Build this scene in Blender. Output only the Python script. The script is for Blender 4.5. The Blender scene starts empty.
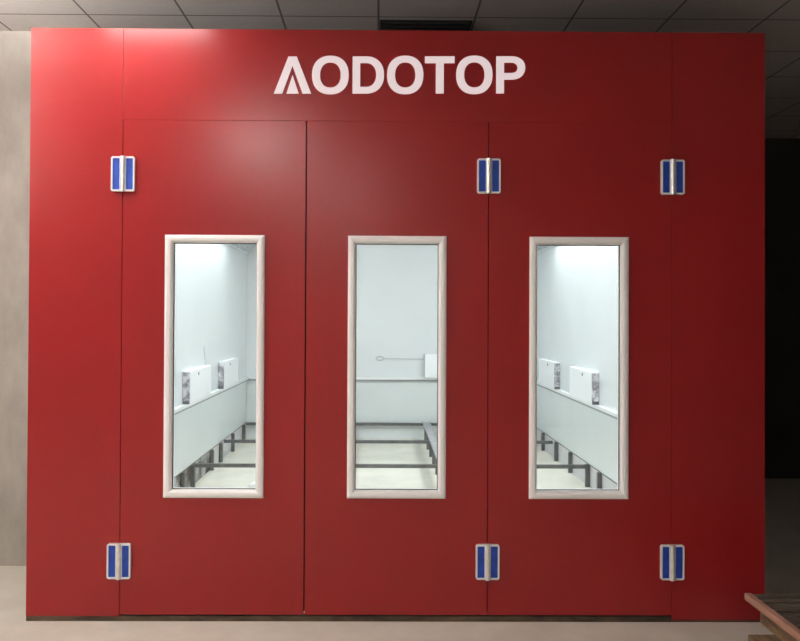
import bpy, bmesh, math, random
from mathutils import Vector, Matrix
random.seed(4)
sc = bpy.context.scene
C = sc.collection
PI = math.pi

# ------------------------------------------------------------------ materials
def new_mat(name):
    m = bpy.data.materials.new(name); m.use_nodes = True
    nt = m.node_tree
    return m, nt, nt.nodes['Principled BSDF']

def setin(b, key, val):
    if key in b.inputs: b.inputs[key].default_value = val

def plain(name, col, rough=.5, metal=0., spec=.5, noise=0., nscale=6., bump=0., bscale=40., coat=0., stretch=(1, 1, 1)):
    """principled colour with optional mottling and a fine bump"""
    m, nt, b = new_mat(name)
    setin(b, 'Roughness', rough); setin(b, 'Metallic', metal); setin(b, 'Specular IOR Level', spec)
    setin(b, 'Coat Weight', coat); setin(b, 'Coat Roughness', .12)
    b.inputs['Base Color'].default_value = (*col, 1)
    tc = nt.nodes.new('ShaderNodeTexCoord')
    mp = nt.nodes.new('ShaderNodeMapping'); mp.inputs['Scale'].default_value = stretch
    nt.links.new(tc.outputs['Object'], mp.inputs['Vector'])
    if noise:
        n = nt.nodes.new('ShaderNodeTexNoise'); n.inputs['Scale'].default_value = nscale; n.inputs['Detail'].default_value = 5
        nt.links.new(mp.outputs[0], n.inputs['Vector'])
        r = nt.nodes.new('ShaderNodeValToRGB')
        r.color_ramp.elements[0].position = .3; r.color_ramp.elements[1].position = .7
        r.color_ramp.elements[0].color = (*[c*(1-noise) for c in col], 1)
        r.color_ramp.elements[1].color = (*[min(1, c*(1+noise)) for c in col], 1)
        nt.links.new(n.outputs['Fac'], r.inputs['Fac']); nt.links.new(r.outputs['Color'], b.inputs['Base Color'])
    if bump:
        n2 = nt.nodes.new('ShaderNodeTexNoise'); n2.inputs['Scale'].default_value = bscale; n2.inputs['Detail'].default_value = 3
        nt.links.new(mp.outputs[0], n2.inputs['Vector'])
        bp = nt.nodes.new('ShaderNodeBump'); bp.inputs['Strength'].default_value = bump; bp.inputs['Distance'].default_value = .01
        nt.links.new(n2.outputs['Fac'], bp.inputs['Height']); nt.links.new(bp.outputs[0], b.inputs['Normal'])
    return m

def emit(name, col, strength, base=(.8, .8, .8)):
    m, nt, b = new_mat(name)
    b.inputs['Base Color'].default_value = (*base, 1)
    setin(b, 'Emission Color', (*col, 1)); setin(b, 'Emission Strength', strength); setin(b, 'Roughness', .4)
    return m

def grime(name, clean, dirty, scale, lo, hi, rough=.7, stretch=(1, 1, 1), bump=.15):
    """two colours mixed by blotchy noise"""
    m, nt, b = new_mat(name); setin(b, 'Roughness', rough); setin(b, 'Specular IOR Level', .3)
    tc = nt.nodes.new('ShaderNodeTexCoord'); mp = nt.nodes.new('ShaderNodeMapping'); mp.inputs['Scale'].default_value = stretch
    nt.links.new(tc.outputs['Object'], mp.inputs['Vector'])
    n = nt.nodes.new('ShaderNodeTexNoise'); n.inputs['Scale'].default_value = scale; n.inputs['Detail'].default_value = 8
    n.inputs['Roughness'].default_value = .65
    nt.links.new(mp.outputs[0], n.inputs['Vector'])
    r = nt.nodes.new('ShaderNodeValToRGB')
    r.color_ramp.elements[0].position = lo; r.color_ramp.elements[1].position = hi
    r.color_ramp.elements[0].color = (*dirty, 1); r.color_ramp.elements[1].color = (*clean, 1)
    nt.links.new(n.outputs['Fac'], r.inputs['Fac']); nt.links.new(r.outputs['Color'], b.inputs['Base Color'])
    bp = nt.nodes.new('ShaderNodeBump'); bp.inputs['Strength'].default_value = bump; bp.inputs['Distance'].default_value = .01
    nt.links.new(n.outputs['Fac'], bp.inputs['Height']); nt.links.new(bp.outputs[0], b.inputs['Normal'])
    return m

def ceiling_mat():
    """mineral tiles with a dark joint every 605 mm"""
    m, nt, b = new_mat('ceiling_tiles'); setin(b, 'Roughness', .8); setin(b, 'Specular IOR Level', .2)
    tc = nt.nodes.new('ShaderNodeTexCoord'); sp = nt.nodes.new('ShaderNodeSeparateXYZ')
    nt.links.new(tc.outputs['Object'], sp.inputs[0])
    def M(op, a, bval=None):
        n = nt.nodes.new('ShaderNodeMath'); n.operation = op
        for k, v in enumerate((a, bval)):
            if v is None: continue
            if isinstance(v, (int, float)): n.inputs[k].default_value = v
            else: nt.links.new(v, n.inputs[k])
        return n.outputs[0]
    def joint(src, off):
        f = M('FRACT', M('DIVIDE', M('ADD', src, off), .608))
        return M('LESS_THAN', f, .022)
    j = M('MAXIMUM', joint(sp.outputs['X'], 50*.608+.123), joint(sp.outputs['Y'], 50*.608-.675))
    n = nt.nodes.new('ShaderNodeTexNoise'); n.inputs['Scale'].default_value = 30; n.inputs['Detail'].default_value = 4
    nt.links.new(tc.outputs['Object'], n.inputs['Vector'])
    r = nt.nodes.new('ShaderNodeValToRGB')
    r.color_ramp.elements[0].color = (.52, .475, .455, 1); r.color_ramp.elements[1].color = (.63, .58, .56, 1)
    nt.links.new(n.outputs['Fac'], r.inputs['Fac'])
    mx = nt.nodes.new('ShaderNodeMix'); mx.data_type = 'RGBA'
    nt.links.new(j, mx.inputs[0]); nt.links.new(r.outputs['Color'], mx.inputs[6]); mx.inputs[7].default_value = (.17, .15, .14, 1)
    nt.links.new(mx.outputs[2], b.inputs['Base Color'])
    return m

def glass_mat():
    m = bpy.data.materials.new('window_glass'); m.use_nodes = True
    nt = m.node_tree; nt.nodes.clear()
    out = nt.nodes.new('ShaderNodeOutputMaterial'); t = nt.nodes.new('ShaderNodeBsdfTransparent')
    t.inputs[0].default_value = (.95, .975, .97, 1)
    g = nt.nodes.new('ShaderNodeBsdfGlossy'); g.inputs['Roughness'].default_value = .02
    f = nt.nodes.new('ShaderNodeFresnel'); f.inputs['IOR'].default_value = 1.45
    mx = nt.nodes.new('ShaderNodeMixShader')
    nt.links.new(f.outputs[0], mx.inputs[0]); nt.links.new(t.outputs[0], mx.inputs[1]); nt.links.new(g.outputs[0], mx.inputs[2])
    nt.links.new(mx.outputs[0], out.inputs[0])
    return m

M = dict(
    red=plain('red_paint', (.29, .0125, .014), rough=.27, spec=.42, noise=.05, nscale=1.3, bump=.05, bscale=3.0),
    steel_dark=plain('dark_painted_steel', (.10, .105, .105), rough=.5, noise=.35, nscale=14),
    threshold=grime('rusty_sill_steel', (.13, .085, .05), (.03, .018, .013), 5, .35, .65, stretch=(1, 1, 4)),
    light_stop=plain('black_light_stop', (.012, .008, .008), rough=.8),  # for the added strips that block light at the door joints
    frame=plain('white_window_plastic', (.91, .885, .88), rough=.35),
    gasket=plain('grey_gasket', (.06, .05, .05), rough=.7),
    glass=glass_mat(),
    hinge=plain('white_cast_hinge', (.78, .77, .77), rough=.4, spec=.5),
    chrome=plain('polished_hinge_knuckle', (.80, .79, .76), rough=.28, metal=.55, noise=.10, nscale=30),
    blue=plain('blue_hinge_inlay', (.008, .052, .37), rough=.5, noise=.25, nscale=25),
    letters=emit('glowing_letters', (1, .83, .84), .55, (.22, .19, .19)),  # added glow keeps the letters evenly bright along the header
    liner=plain('booth_white_panel', (.72, .76, .77), rough=.22, spec=.5, noise=.02, nscale=2),
    lower=plain('booth_grey_panel', (.68, .725, .725), rough=.3, noise=.03, nscale=2),
    ledge=plain('white_ledge', (.80, .82, .82), rough=.3),
    ledge_shade=plain('painted_ledge_shade', (.30, .32, .33), rough=.5),  # shadow under the ledge, painted as a grey strip
    skirt=plain('pale_skirting', (.62, .62, .64), rough=.5, noise=.04, nscale=3),
    skirt_dirty=grime('stained_skirting', (.42, .42, .41), (.05, .05, .045), 4.0, .44, .60),
    booth_floor=grime('cream_concrete', (.74, .71, .62), (.60, .58, .52), 2.2, .3, .7),
    galv=plain('galvanised_channel', (.46, .46, .49), rough=.45, metal=.2, noise=.12, nscale=8),
    box_white=plain('white_box_panel', (.86, .88, .90), rough=.4),
    box_dark=grime('torn_grey_end', (.66, .67, .70), (.20, .20, .22), 16, .42, .58),
    dot=plain('dark_fastener', (.12, .12, .13), rough=.5),
    wire=plain('grey_wire', (.50, .52, .54), rough=.5),
    lamp_body=plain('lamp_housing', (.66, .68, .69), rough=.4),
    diff_in=emit('booth_tube_light', (.95, .985, 1.0), 15.0),
    louvre=grime('grey_louvre', (.60, .63, .65), (.28, .30, .32), 30, .4, .6),
    diff_out=emit('room_tube_light', (1.0, .97, .935), 84.0),
    diff_up=emit('added_uplight', (1.0, .97, .935), 330.0),  # added upward glow, lifts the left end of the hall ceiling
    diff_mid=emit('left_tube_light', (1.0, .97, .935), 31.0),
    diff_weak=emit('weak_tube_light', (1.0, .97, .935), 19.0),
    floor=grime('beige_concrete', (.68, .63, .55), (.58, .525, .45), 3.0, .3, .7, rough=.75, bump=.08),
    concrete=grime('raw_concrete_wall', (.46, .415, .37), (.27, .24, .215), 2.3, .3, .68, rough=.85, stretch=(1, 1, .45)),
    dark_wall=plain('dark_wall', (.03, .026, .022), rough=.9, noise=.3, nscale=2),
    room_wall=plain('room_wall', (.62, .59, .55), rough=.85, noise=.1, nscale=2),
    ceiling=ceiling_mat(),
    vent_dark=plain('black_vent', (.012, .010, .010), rough=.7),
    wood_pink=grime('reddish_plank', (.50, .28, .21), (.32, .16, .11), 5, .3, .7, stretch=(6, 1, 6)),
    wood_brown=grime('brown_timber', (.28, .19, .11), (.10, .06, .035), 6, .35, .65, stretch=(6, 1, 6)),
    wood_dark=grime('blackened_slats', (.17, .14, .11), (.05, .04, .03), 7, .35, .7, stretch=(1, 6, 6)),
    batten=plain('pale_batten', (.85, .85, .84), rough=.5),
)

# ------------------------------------------------------------------ mesh helpers
def box(bm, x0, x1, y0, y1, z0, z1, bev=0.):
    vs = [bm.verts.new(p) for p in ((x0, y0, z0), (x1, y0, z0), (x1, y1, z0), (x0, y1, z0), (x0, y0, z1), (x1, y0, z1), (x1, y1, z1), (x0, y1, z1))]
    fs = [bm.faces.new([vs[i] for i in q]) for q in ((0, 3, 2, 1), (4, 5, 6, 7), (0, 1, 5, 4), (1, 2, 6, 5), (2, 3, 7, 6), (3, 0, 4, 7))]
    if bev:
        es = list({e for f in fs for e in f.edges})
        bmesh.ops.bevel(bm, geom=es, offset=bev, segments=2, profile=.5, affect='EDGES')

def prism(bm, pts, y0, y1, bev=0.):
    """pts: (x, z) contour, extruded along Y"""
    a = [bm.verts.new((x, y0, z)) for x, z in pts]; b = [bm.verts.new((x, y1, z)) for x, z in pts]
    n = len(pts); fs = [bm.faces.new(a), bm.faces.new(b[::-1])]
    for i in range(n): fs.append(bm.faces.new((a[i], b[i], b[(i+1) % n], a[(i+1) % n])))
    if bev:
        bmesh.ops.bevel(bm, geom=list(fs[0].edges), offset=bev, segments=2, profile=.5, affect='EDGES')

def ring(bm, outer, inner, y0, y1):
    """ring between two (x, z) loops of equal length, extruded along Y"""
    n = len(outer)
    V = {}
    for nm, L in (('o', outer), ('i', inner)):
        for k, y in enumerate((y0, y1)): V[nm, k] = [bm.verts.new((x, y, z)) for x, z in L]
    for i in range(n):
        j = (i+1) % n
        bm.faces.new((V['o', 0][i], V['o', 0][j], V['i', 0][j], V['i', 0][i]))
        bm.faces.new((V['o', 1][i], V['i', 1][i], V['i', 1][j], V['o', 1][j]))
        bm.faces.new((V['o', 0][i], V['o', 1][i], V['o', 1][j], V['o', 0][j]))
        bm.faces.new((V['i', 0][i], V['i', 0][j], V['i', 1][j], V['i', 1][i]))

def rect(x0, x1, z0, z1): return [(x0, z0), (x1, z0), (x1, z1), (x0, z1)]

def rrect(x0, x1, z0, z1, r, n=6):
    out = []
    for cx, cz, a in ((x1-r, z0+r, -PI/2), (x1-r, z1-r, 0), (x0+r, z1-r, PI/2), (x0+r, z0+r, PI)):
        for k in range(n+1):
            t = a + PI/2*k/n; out.append((cx+r*math.cos(t), cz+r*math.sin(t)))
    return out

def tube(bm, pts, r, n=8):
    pts = [Vector(p) for p in pts]; rings = []
    for i, p in enumerate(pts):
        d = (pts[min(i+1, len(pts)-1)] - pts[max(i-1, 0)]).normalized()
        a = d.orthogonal().normalized(); b = d.cross(a)
        if rings:                                   # keep the frame from twisting
            a0 = rings[-1][1]; a = (a0 - d*a0.dot(d)).normalized(); b = d.cross(a)
        rings.append(([bm.verts.new(p + a*r*math.cos(2*PI*k/n) + b*r*math.sin(2*PI*k/n)) for k in range(n)], a))
    for (R0, _), (R1, _) in zip(rings, rings[1:]):
        for k in range(n): bm.faces.new((R0[k], R0[(k+1) % n], R1[(k+1) % n], R1[k]))
    bm.faces.new(rings[0][0][::-1]); bm.faces.new(rings[-1][0])

def obj(name, bm, mat, parent=None, smooth=False):
    bmesh.ops.recalc_face_normals(bm, faces=bm.faces)
    me = bpy.data.meshes.new(name); bm.to_mesh(me); bm.free()
    me.materials.append(M[mat])
    if smooth:
        for p in me.polygons: p.use_smooth = True
        me.set_sharp_from_angle(angle=math.radians(40))
    o = bpy.data.objects.new(name, me); C.objects.link(o)
    if parent:
        o.parent = parent
        # parts are written in world coordinates; the parents carry no rotation
        w = parent.location.copy(); p = parent.parent
        while p: w += p.location; p = p.parent
        o.matrix_parent_inverse = Matrix.Translation(-w)
    return o

def bx(name, mat, parent, *d, bev=0.):
    bm = bmesh.new(); box(bm, *d, bev=bev); return obj(name, bm, mat, parent)

def thing(name, label, cat, loc=(0, 0, 0), group=None):
    o = bpy.data.objects.new(name, None); C.objects.link(o); o.location = loc
    o.empty_display_size = .1
    o['label'] = label; o['category'] = cat
    if group: o['group'] = group
    return o

def tag(o, label, cat, group=None):
    o['label'] = label; o['category'] = cat
    if group: o['group'] = group
    return o

def struct(name, mat, *d):
    o = bx(name, mat, None, *d); o['kind'] = 'structure'; return o

def copy_tree(o, parent=None):
    c = o.copy(); C.objects.link(c)
    if parent: c.parent = parent
    for ch in list(o.children): copy_tree(ch, c)
    return c

# ------------------------------------------------------------------ the hall around the booth
CZ = 3.534
struct('floor', 'floor', -5.6, 5.6, -8, 7.6, -.1, 0)
struct('ceiling', 'ceiling', -5.6, 5.6, -8, 7.6, CZ, CZ+.1)
struct('wall_left', 'concrete', -5.6, -2.012, 0.989, 1.2, 0, CZ)
struct('wall_right', 'dark_wall', 2.012, 5.6, 4.06, 4.2, 0, CZ)
struct('wall_west', 'room_wall', -5.7, -5.6, -8, 7.6, 0, CZ)
struct('wall_east', 'dark_wall', 5.6, 5.7, -8, 7.6, 0, CZ)
struct('wall_south', 'room_wall', -5.6, 5.6, -8.1, -8, 0, CZ)
struct('wall_north', 'room_wall', -5.6, 5.6, 7.6, 7.7, 0, CZ)

# ceiling lamps of the hall, plus two unseen fill lamps at the end
def room_lamp(x, y, z, mat, up, label):
    t = thing('ceiling_lamp', label, 'lamp', (x, y, CZ), 'panel lamps under the hall ceiling')
    bx('housing', 'lamp_body', t, x-.33, x+.33, y-.17, y+.17, z, z+.05, bev=.006)
    bx('diffuser', mat, t, x-.30, x+.30, y-.15, y+.15, z-.02, z-.001)
    if up: bx('diffuser', 'diff_up', t, x-.30, x+.30, y-.15, y+.15, z+.051, z+.06)  # added glowing panel that brightens the ceiling above
    for s in (-1, 1):
        bm = bmesh.new(); tube(bm, [(x+s*.318, y, z+.049), (x+s*.318, y, CZ-.001)], .006, 8); obj('hanger_rod', bm, 'lamp_body', t)
LAMPS = [(-1.45, -.42, 3.40, 'diff_weak', False, 'white panel lamp hung in front of the upper left of the booth'),
         (-1.30, -3.6, 3.40, 'diff_out', False, 'white panel lamp hung from the ceiling, second row from the booth'),
         (-2.8, -.85, 3.12, 'diff_mid', True, 'white panel lamp hung from the ceiling near the left end of the hall'),
         (-4.3, -4.2, 3.40, 'diff_out', False, 'unseen fill lamp added at the far left end of the hall'),  # added for general fill on the booth front
         (-.6, -6.6, 3.40, 'diff_out', False, 'unseen fill lamp added at the rear of the hall, opposite the booth')]  # fill light added behind the camera
for a in LAMPS: room_lamp(*a)

# black vent let into the ceiling
t = thing('ceiling_vent', 'black rectangular vent in the tiled ceiling above the booth', 'vent', (.19, 1.02, CZ))
bm = bmesh.new(); box(bm, -.108, .48, .73, 1.28, CZ-.006, CZ-.001); obj('backing', bm, 'vent_dark', t)
bm = bmesh.new()
for k in range(9):
    y = .745 + k*.06
    box(bm, -.09, .465, y, y+.03, CZ-.018, CZ-.007)
obj('louvre', bm, 'vent_dark', t)

# ------------------------------------------------------------------ the spray booth
S = [-1.4982, -.5017, .4898, 1.4911]
TOP, DT, DB = 3.2121, 2.7134, .038
booth = thing('spray_booth', 'red industrial spray booth with three windowed doors, blue hinges and white lettering', 'spray booth')
bx('side_panel', 'red', booth, -2.0, S[0]-.0008, 0, 0.05, .028, TOP, bev=.0015)
bx('side_panel', 'red', booth, S[3]+.0008, 2.0, 0, .05, .012, TOP, bev=.0015)
bx('header_panel', 'red', booth, S[0]+.0008, S[3]-.0008, 0, .05, DT+.0004, TOP, bev=.0015)
bx('sill', 'threshold', booth, -2.0, S[3], .004, .06, 0, .0275)
bx('sill', 'threshold', booth, S[3]+.002, 1.995, .006, .06, 0, .010)

GAP = [.0025, .0034, .0022, .0015]
WZ0, WZ1 = .6675, 2.0893
WIN = [(-1.2638, -.7243), (-.2725, .2621), (.7136, 1.2536)]
FW = .042
for k in range(3):
    a, b = WIN[k]
    bm = bmesh.new()
    ring(bm, rect(S[k]+GAP[k], S[k+1]-GAP[k+1], DB, DT-.0004), rect(a+.02, b-.02, WZ0+.02, WZ1-.02), 0, .05)
    bmesh.ops.bevel(bm, geom=[e for e in bm.edges if all(abs(v.co.y) < 1e-6 for v in e.verts) and len(e.link_faces) == 2 and abs(e.calc_face_angle()) > .5], offset=.002, segments=2, profile=.5, affect='EDGES')
    door = obj('door', bm, 'red', booth)
    # frame: mitred profile, outer lip low, round shoulder, inner jamb running back to the glass
    bm = bmesh.new()
    prof = [(0, .001), (.0, -.008), (.006, -.014), (.018, -.018), (.030, -.017), (.038, -.010), (FW, -.004), (FW, .034)]
    loops = []
    for off, y in prof:
        loops.append([bm.verts.new((x, y, z)) for x, z in rect(a+off, b-off, WZ0+off, WZ1-off)])
    for L0, L1 in zip(loops, loops[1:]):
        for i in range(4): bm.faces.new((L0[i], L0[(i+1) % 4], L1[(i+1) % 4], L1[i]))
    # inner side lining and inner trim seen from inside the booth
    fr = obj('window_frame', bm, 'frame', door); fr['label'] = 'white window frame'
    bm = bmesh.new()
    ring(bm, rect(a+FW-.001, b-FW+.001, WZ0+FW-.001, WZ1-FW+.001), rect(a+FW+.004, b-FW-.004, WZ0+FW+.004, WZ1-FW-.004), .019, .026)
    obj('gasket', bm, 'gasket', door)
    bm = bmesh.new(); box(bm, a+FW-.002, b-FW+.002, .027, .031, WZ0+FW-.002, WZ1-FW+.002)
    obj('glass_pane', bm, 'glass', door)
    bm = bmesh.new()
    ring(bm, rect(a, b, WZ0, WZ1), rect(a+FW, b-FW, WZ0+FW, WZ1-FW), .034, .06)
    obj('inner_trim', bm, 'frame', door)

# unseen black strips added behind the joints to block cabin light
for x in S: bx('joint_light_stop', 'light_stop', booth, x-.02, x+.02, .0505, .062, .04, TOP-.01)
bx('joint_light_stop', 'light_stop', booth, S[0]+.021, S[3]-.021, .0505, .062, DT-.02, DT+.02)

# hinges
def make_hinge(x, z):
    w, h = .0635, .0945
    bm = bmesh.new()
    for s in (-1, 1):                                # a white cast rim on each leaf
        o = rrect(min(s*.0, s*w), max(s*.0, s*w), -h, h, .012)
        i = rrect(min(s*.017, s*(w-.0085)), max(s*.017, s*(w-.0085)), -h+.0095, h-.0095, .004)
        ring(bm, [(x+p, z+q) for p, q in o], [(x+p, z+q) for p, q in i], -.018, 0)
    hg = obj('hinge', bm, 'hinge', booth)
    for s in (-1, 1):
        bm = bmesh.new()
        prism(bm, [(x+p, z+q) for p, q in rect(min(s*.016, s*(w-.008)), max(s*.016, s*(w-.008)), -h+.009, h-.009)], -.012, -.001)
        o = obj('inlay', bm, 'blue', hg); o['label'] = 'blue hinge inlay'
    bm = bmesh.new()
    segs = 5; L = 2*h+.003
    for k in range(segs):
        z0 = z-h-.0015+L*k/segs
        tube(bm, [(x, -.016, z0+.0006), (x, -.016, z0+.002), (x, -.016, z0+L/segs-.002), (x, -.016, z0+L/segs-.0006)], 0.0145, 20)
    o = obj('knuckle', bm, 'chrome', hg, smooth=True); o['label'] = 'silver hinge barrel'
for x in (S[0], S[2], S[3]):
    for z in (2.417, .3275): make_hinge(x + (.006 if x < 0 and z > 1 else 0), z)

# lettering: every letter a raised plate; px() and pz() turn its drawing units (y down) into metres on the header
def px(u): return -.680 + (u-274)*.005446
def letter(shapes, label):
    bm = bmesh.new()
    for kind, a, b in shapes:
        f = lambda L: [(px(u), 2.8655 + (93.6-v)*.005446 + px(u)*.008) for u, v in L]
        if kind == 'p': prism(bm, f(a), -.006, 0)
        else: ring(bm, f(a), f(b), -.006, 0)
    o = obj('letter', bm, 'letters', booth); o['label'] = label
    return o
def oval(x0, x1, y0, y1, n=64, e=2.25):
    cx, cy, rx, ry = (x0+x1)/2, (y0+y1)/2, (x1-x0)/2, (y1-y0)/2; out = []
    for k in range(n):
        t = 2*PI*k/n; c, s = math.cos(t), math.sin(t)
        out.append((cx+rx*math.copysign(abs(c)**(2/e), c), cy+ry*math.copysign(abs(s)**(2/e), s)))
    return out
def dee(x0, x1, y0, y1, xs, n=24):
    """D contour: straight from x0 to xs, then a half oval to x1"""
    cy, ry = (y0+y1)/2, (y1-y0)/2; L = [(x0, y0)]
    for k in range(n+1):
        t = -PI/2 + PI*k/n; c, s = math.cos(t), math.sin(t)
        L.append((xs+(x1-xs)*abs(c)**(2/2.2), cy+ry*math.copysign(abs(s)**(2/2.2), s)))
    L.append((x0, y1)); return L
def O(x0, x1): return [('r', oval(x0, x1, 55.8, 94.3), oval(x0+8, x1-8, 62.4, 87.7))]
B = 93.6
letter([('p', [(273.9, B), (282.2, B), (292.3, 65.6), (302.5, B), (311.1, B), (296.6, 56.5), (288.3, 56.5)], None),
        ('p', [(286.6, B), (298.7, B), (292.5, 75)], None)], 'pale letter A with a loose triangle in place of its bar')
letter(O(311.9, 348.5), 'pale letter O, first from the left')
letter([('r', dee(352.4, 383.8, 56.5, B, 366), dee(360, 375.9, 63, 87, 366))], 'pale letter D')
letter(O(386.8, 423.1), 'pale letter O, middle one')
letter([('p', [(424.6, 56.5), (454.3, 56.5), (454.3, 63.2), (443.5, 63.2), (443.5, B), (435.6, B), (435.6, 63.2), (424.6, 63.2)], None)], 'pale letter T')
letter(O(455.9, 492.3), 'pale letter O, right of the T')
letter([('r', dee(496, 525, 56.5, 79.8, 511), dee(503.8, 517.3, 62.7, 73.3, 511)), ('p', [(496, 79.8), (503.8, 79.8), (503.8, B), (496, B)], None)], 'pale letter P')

# cabin
IX, IL, BY, RZ, CH = 1.95, 1.915, 6.72, .230, 2.80
bx('side_wall', 'liner', booth, -2.0, -IL, .0505, BY+.05, RZ, 3.0)
bx('side_wall', 'liner', booth, IX, 2.0, .0505, BY+.05, RZ, 3.0)
bx('back_wall', 'liner', booth, -IL, IX, BY, BY+.05, 0, 3.0)
bx('roof', 'liner', booth, -IL, IX, .065, BY, CH, CH+.05)
bx('skirting', 'skirt_dirty', booth, -2.0, -1.920, .065, 4.42, 0, RZ-.002); bx('skirting', 'skirt', booth, -2.0, -1.920, 4.425, BY+.05, 0, RZ-.002)
bx('skirting', 'skirt', booth, 1.955, 2.0, .065, BY+.05, 0, RZ-.002)
bx('floor_screed', 'booth_floor', booth, -1.919, 1.953, .065, BY, 0, .003)
for s, I in ((-1, IL), (1, IX)):
    xs = sorted((s*I, s*(I-.006))); bx('lower_panel', 'lower', booth, xs[0], xs[1], .065, BY, RZ, .79)
    xs = sorted((s*I, s*(I-.045))); bx('ledge', 'ledge', booth, xs[0], xs[1], .065, BY, .812, .842)
    xs = sorted((s*I, s*(I-.035))); bx('ledge_shade_strip', 'ledge_shade', booth, xs[0], xs[1], .065, BY, .791, .8115)  # grey strip stands in for the ledge's shadow
bx('lower_panel', 'lower', booth, -IL, IX, BY-.006, BY, RZ, .79)
bx('ledge', 'ledge', booth, -IL+.046, IX-.046, BY-.045, BY, .812, .842)
bx('ledge_shade_strip', 'ledge_shade', booth, -IL+.036, IX-.036, BY-.035, BY, .791, .8115)

# lights in the upper corners of the cabin
def corner_light(s, label):
    t = thing('corner_light', label, 'light', (s*1.8, 3.4, 2.55), 'light boxes in the upper corners of the cabin')
    def quad(y0, y1, d, thick):                    # slanted plate between wall and roof
        n = Vector((-s*.62, 0, -.78)); I = IL if s < 0 else IX; p0 = Vector((s*(I-.008), 0, 2.505)); p1 = Vector((s*(I-.30), 0, CH-.01))
        p0 = p0 + (p1-p0)*d; p1 = p1 - (p1-p0)*d
        bm = bmesh.new()
        nn = Vector((-s*(CH-2.515), 0, -.292)).normalized()
        c = [p0, p1, p1+nn*thick, p0+nn*thick]
        a = [bm.verts.new((q.x, y0, q.z)) for q in c]; b = [bm.verts.new((q.x, y1, q.z)) for q in c]
        bm.faces.new(a); bm.faces.new(b[::-1])
        for i in range(4): bm.faces.new((a[i], b[i], b[(i+1) % 4], a[(i+1) % 4]))
        return bm
    obj('housing', quad(.3, 6.6, 0, .012), 'lamp_body', t)
    for k in range(4):
        y = .4+k*1.22; b = quad(y, y+1.12, .1, .006)
        bmesh.ops.translate(b, verts=b.verts, vec=Vector((-s*(CH-2.515), 0, -.292)).normalized()*.013)
        obj('diffuser', b, 'diff_in', t)
    b = quad(5.32, 6.55, .06, .006); bmesh.ops.translate(b, verts=b.verts, vec=Vector((-s*(CH-2.515), 0, -.292)).normalized()*.013)
    o = obj('louvre', b, 'louvre', t); o['label'] = 'grey louvre panel'
corner_light(-1, 'slanted light box in the upper left corner of the cabin, seen through the left window')
corner_light(1, 'slanted light box in the upper right corner of the cabin, seen through the right window')

# steel frame waiting for its floor grids
fr = thing('floor_frame', 'dark steel floor frame with legs and cross beams inside the cabin', 'steel frame')
BT = RZ
for s, I, LEGY in ((-1, IL, (6.43, 5.65, 4.90, 4.40, 3.50, 3.10)), (1, IX, (6.43, 5.80, 5.03, 4.32, 3.59, 3.15))):
    xs = sorted((s*(I+.003), s*(I-.012))); bx('rail', 'steel_dark', fr, xs[0], xs[1], .10, BY-.01, BT-.006, BT-.001)
    for y in LEGY + (2.4, 1.7, 1.0, .35):
        xs = sorted((s*(I-.002), s*(I-.038))); bx('leg', 'steel_dark', fr, xs[0], xs[1], y-.02, y+.02, .004, BT-.0065)
    # middle runners that carry a car's wheels
    xs = sorted((s*.47, s*.565)); bm = bmesh.new()
    box(bm, xs[0], xs[1], .10, BY-.08, BT+.001, BT+.010); box(bm, xs[0], xs[0]+.006, .10, BY-.08, BT+.0, BT+.035); box(bm, xs[1]-.006, xs[1], .10, BY-.08, BT+.0, BT+.035)
    o = obj('runner', bm, 'galv', fr); o['label'] = 'galvanised runner'
    for y in (6.4, 5.85, 5.3, 4.75, 4.2, 3.55, 2.9, 2.2, 1.5, .8):
        xs = sorted((s*.485, s*.525)); bx('leg', 'steel_dark', fr, xs[0], xs[1], y-.02, y+.02, .004, BT-.001)
for y in (6.66, 5.08, 3.52, 2.0, .6):
    bx('cross_beam', 'steel_dark', fr, -IL+.02, 1.90, y-.02, y+.02, BT-.034, BT)

# white boxes standing on the side ledges
def wall_box(s, y0, y1, label, wire):
    t = thing('wall_box', label, 'box', (s*1.9, (y0+y1)/2, .842), 'white boxes on the cabin ledges')
    I = IL if s < 0 else IX; xi, xo = s*(I-.001), s*(I-.066); xs = sorted((xi, xo)); z0, z1 = .8425, 1.146
    bx('body', 'box_white', t, xs[0], xs[1], y0+.03, y1, z0, z1, bev=.004)
    bm = bmesh.new(); box(bm, xs[0]+.002, xs[1]-.002, y0+.004, y0+.029, z0+.03, z1-.012); o = obj('end_cap', bm, 'box_dark', t); o['label'] = 'torn grey end'
    bm = bmesh.new(); box(bm, xs[0]+.004, xs[1]-.004, y0, y0+.028, z0, z0+.028); obj('foot', bm, 'dot', t)
    bm = bmesh.new(); xf = xo + (-.004 if s > 0 else .004)
    tube(bm, [(xo, y0+.38, z1-.045), (xf, y0+.38, z1-.045)], .016, 12); obj('fastener', bm, 'dot', t)
    if wire:
        bm = bmesh.new(); x = s*(I-.012)
        tube(bm, [(x, y1-.02+k*.012*s, z1-.001+.21*k/8) if k < 8 else (x, y1+.07*s, z1+.2) for k in range(9)], .004, 6)
        obj('wire', bm, 'wire', t, smooth=True)
wall_box(-1, 3.125, 4.09, 'white box on the left ledge with torn grey end, nearer one', True)
wall_box(-1, 4.78, 5.71, 'white box on the left ledge with torn grey end, farther one', False)
wall_box(1, 3.22, 4.15, 'white box on the right ledge with torn grey end, nearer one', False)
wall_box(1, 4.90, 5.85, 'white box on the right ledge with torn grey end, farther one', False)

t = thing('control_box', 'plain white box on the back wall ledge of the cabin, seen through middle window', 'box', (.62, BY-.05, .85))
bx('body', 'box_white', t, .502, .78, BY-.10, BY-.001, .8425, 1.166, bev=.004)
bx('edge', 'wire', t, .492, .5015, BY-.09, BY-.001, .8425, 1.15)  # grey strip painted in for the shadow along the box's left side

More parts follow.
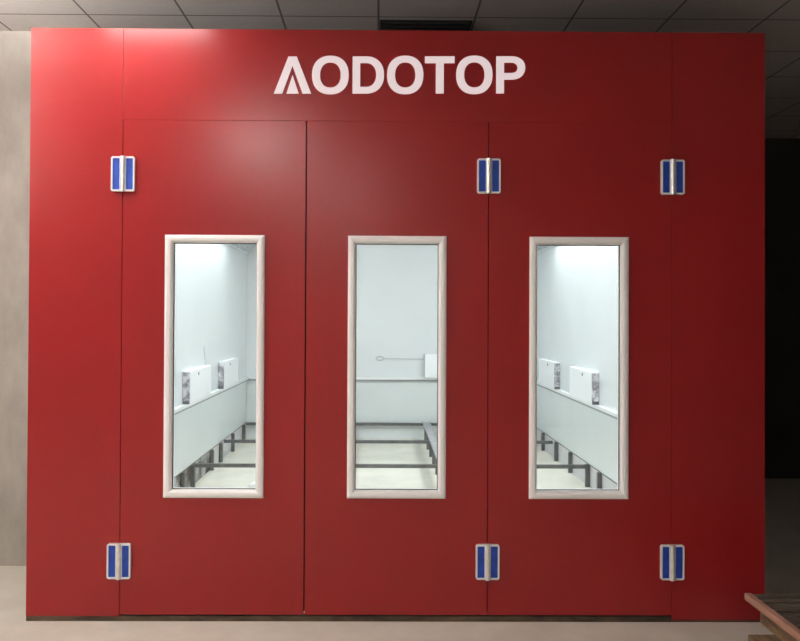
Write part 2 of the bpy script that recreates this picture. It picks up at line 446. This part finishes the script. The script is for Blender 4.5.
bm = bmesh.new()                                     # rod with an eye on the back wall
yy = BY-.012
tube(bm, [(-.055, yy, 1.096), (.06, yy, 1.093), (.25, yy, 1.091), (.490, yy, 1.090)], .0045, 6)
tube(bm, [(-.105+.05*math.cos(k*PI/8), yy, 1.096+.026*math.sin(k*PI/8)) for k in range(17)], .0065, 6)
tag(obj('wall_wire', bm, 'wire', None, smooth=True), 'thin grey wire with a loop on the back wall of the cabin', 'wire')

bm = bmesh.new()
box(bm, -.03, .03, -.28, .28, 0, .04, bev=.003)
o = obj('batten', bm, 'batten'); o.location = (-1.27, 3.74, .0035); o.rotation_euler = (0, 0, math.radians(-12))
tag(o, 'short pale batten lying on the cabin floor behind the left window', 'batten')

# ------------------------------------------------------------------ timber pallet in the right corner
pl = thing('wooden_pallet', 'dark slatted wooden pallet with a reddish edge plank right of the booth', 'pallet', (2.4, -1.0, 0))
X0 = 1.70; YF, YN = -.425, -1.75
bm = bmesh.new(); box(bm, X0-.001, X0+.032, YN, YF, .268, .302, bev=.004); o = obj('edge_plank', bm, 'wood_pink', pl); o['label'] = 'reddish edge plank'
n = 20; pitch = (YF-YN)/n
for k in range(n):
    y1 = YF-k*pitch
    bx('slat', 'wood_dark', pl, X0+.034, 3.05, y1-pitch+.022, y1, .268, .296, bev=.003)
for x in (X0+.03, 2.32, 2.95):
    bx('stringer', 'wood_brown', pl, x, x+.07, YN+.02, YF-.10, .19, .2675, bev=.004)
for x, dx in ((X0-.09, .16), (2.27, .16), (2.87, .16)):
    for y in (YF-.42, YN+.10):
        bx('block', 'wood_brown', pl, x, x+dx, y, y+.18, 0, .1895, bev=.004)

# ------------------------------------------------------------------ camera, world, colour management
w = bpy.data.worlds.new('World'); sc.world = w; w.use_nodes = True
w.node_tree.nodes['Background'].inputs[0].default_value = (.02, .02, .02, 1)
cam = bpy.data.cameras.new('camera'); co = bpy.data.objects.new('camera', cam); C.objects.link(co)
cam.sensor_width = 36; cam.lens = 826.0*36/800; cam.sensor_fit = 'HORIZONTAL'; cam.clip_start = .05
cam.shift_x = .01562; cam.shift_y = -.01349
yaw, pitch_, roll = math.radians(.44950), math.radians(.57792), math.radians(.26485)
F = Vector((math.sin(yaw)*math.cos(pitch_), math.cos(yaw)*math.cos(pitch_), math.sin(pitch_)))
Rt = Vector((math.cos(yaw), -math.sin(yaw), 0)); U = Rt.cross(F)
r2 = math.cos(roll)*Rt + math.sin(roll)*U; u2 = -math.sin(roll)*Rt + math.cos(roll)*U
m = Matrix((r2, u2, -F)).transposed().to_4x4(); m.translation = Vector((-.0924, -4.4847, 1.6435))
co.matrix_world = m
sc.camera = co
vs = sc.view_settings
vs.view_transform = 'Standard'; vs.look = 'None'; vs.exposure = .22; vs.gamma = 1.; vs.use_curve_mapping = False
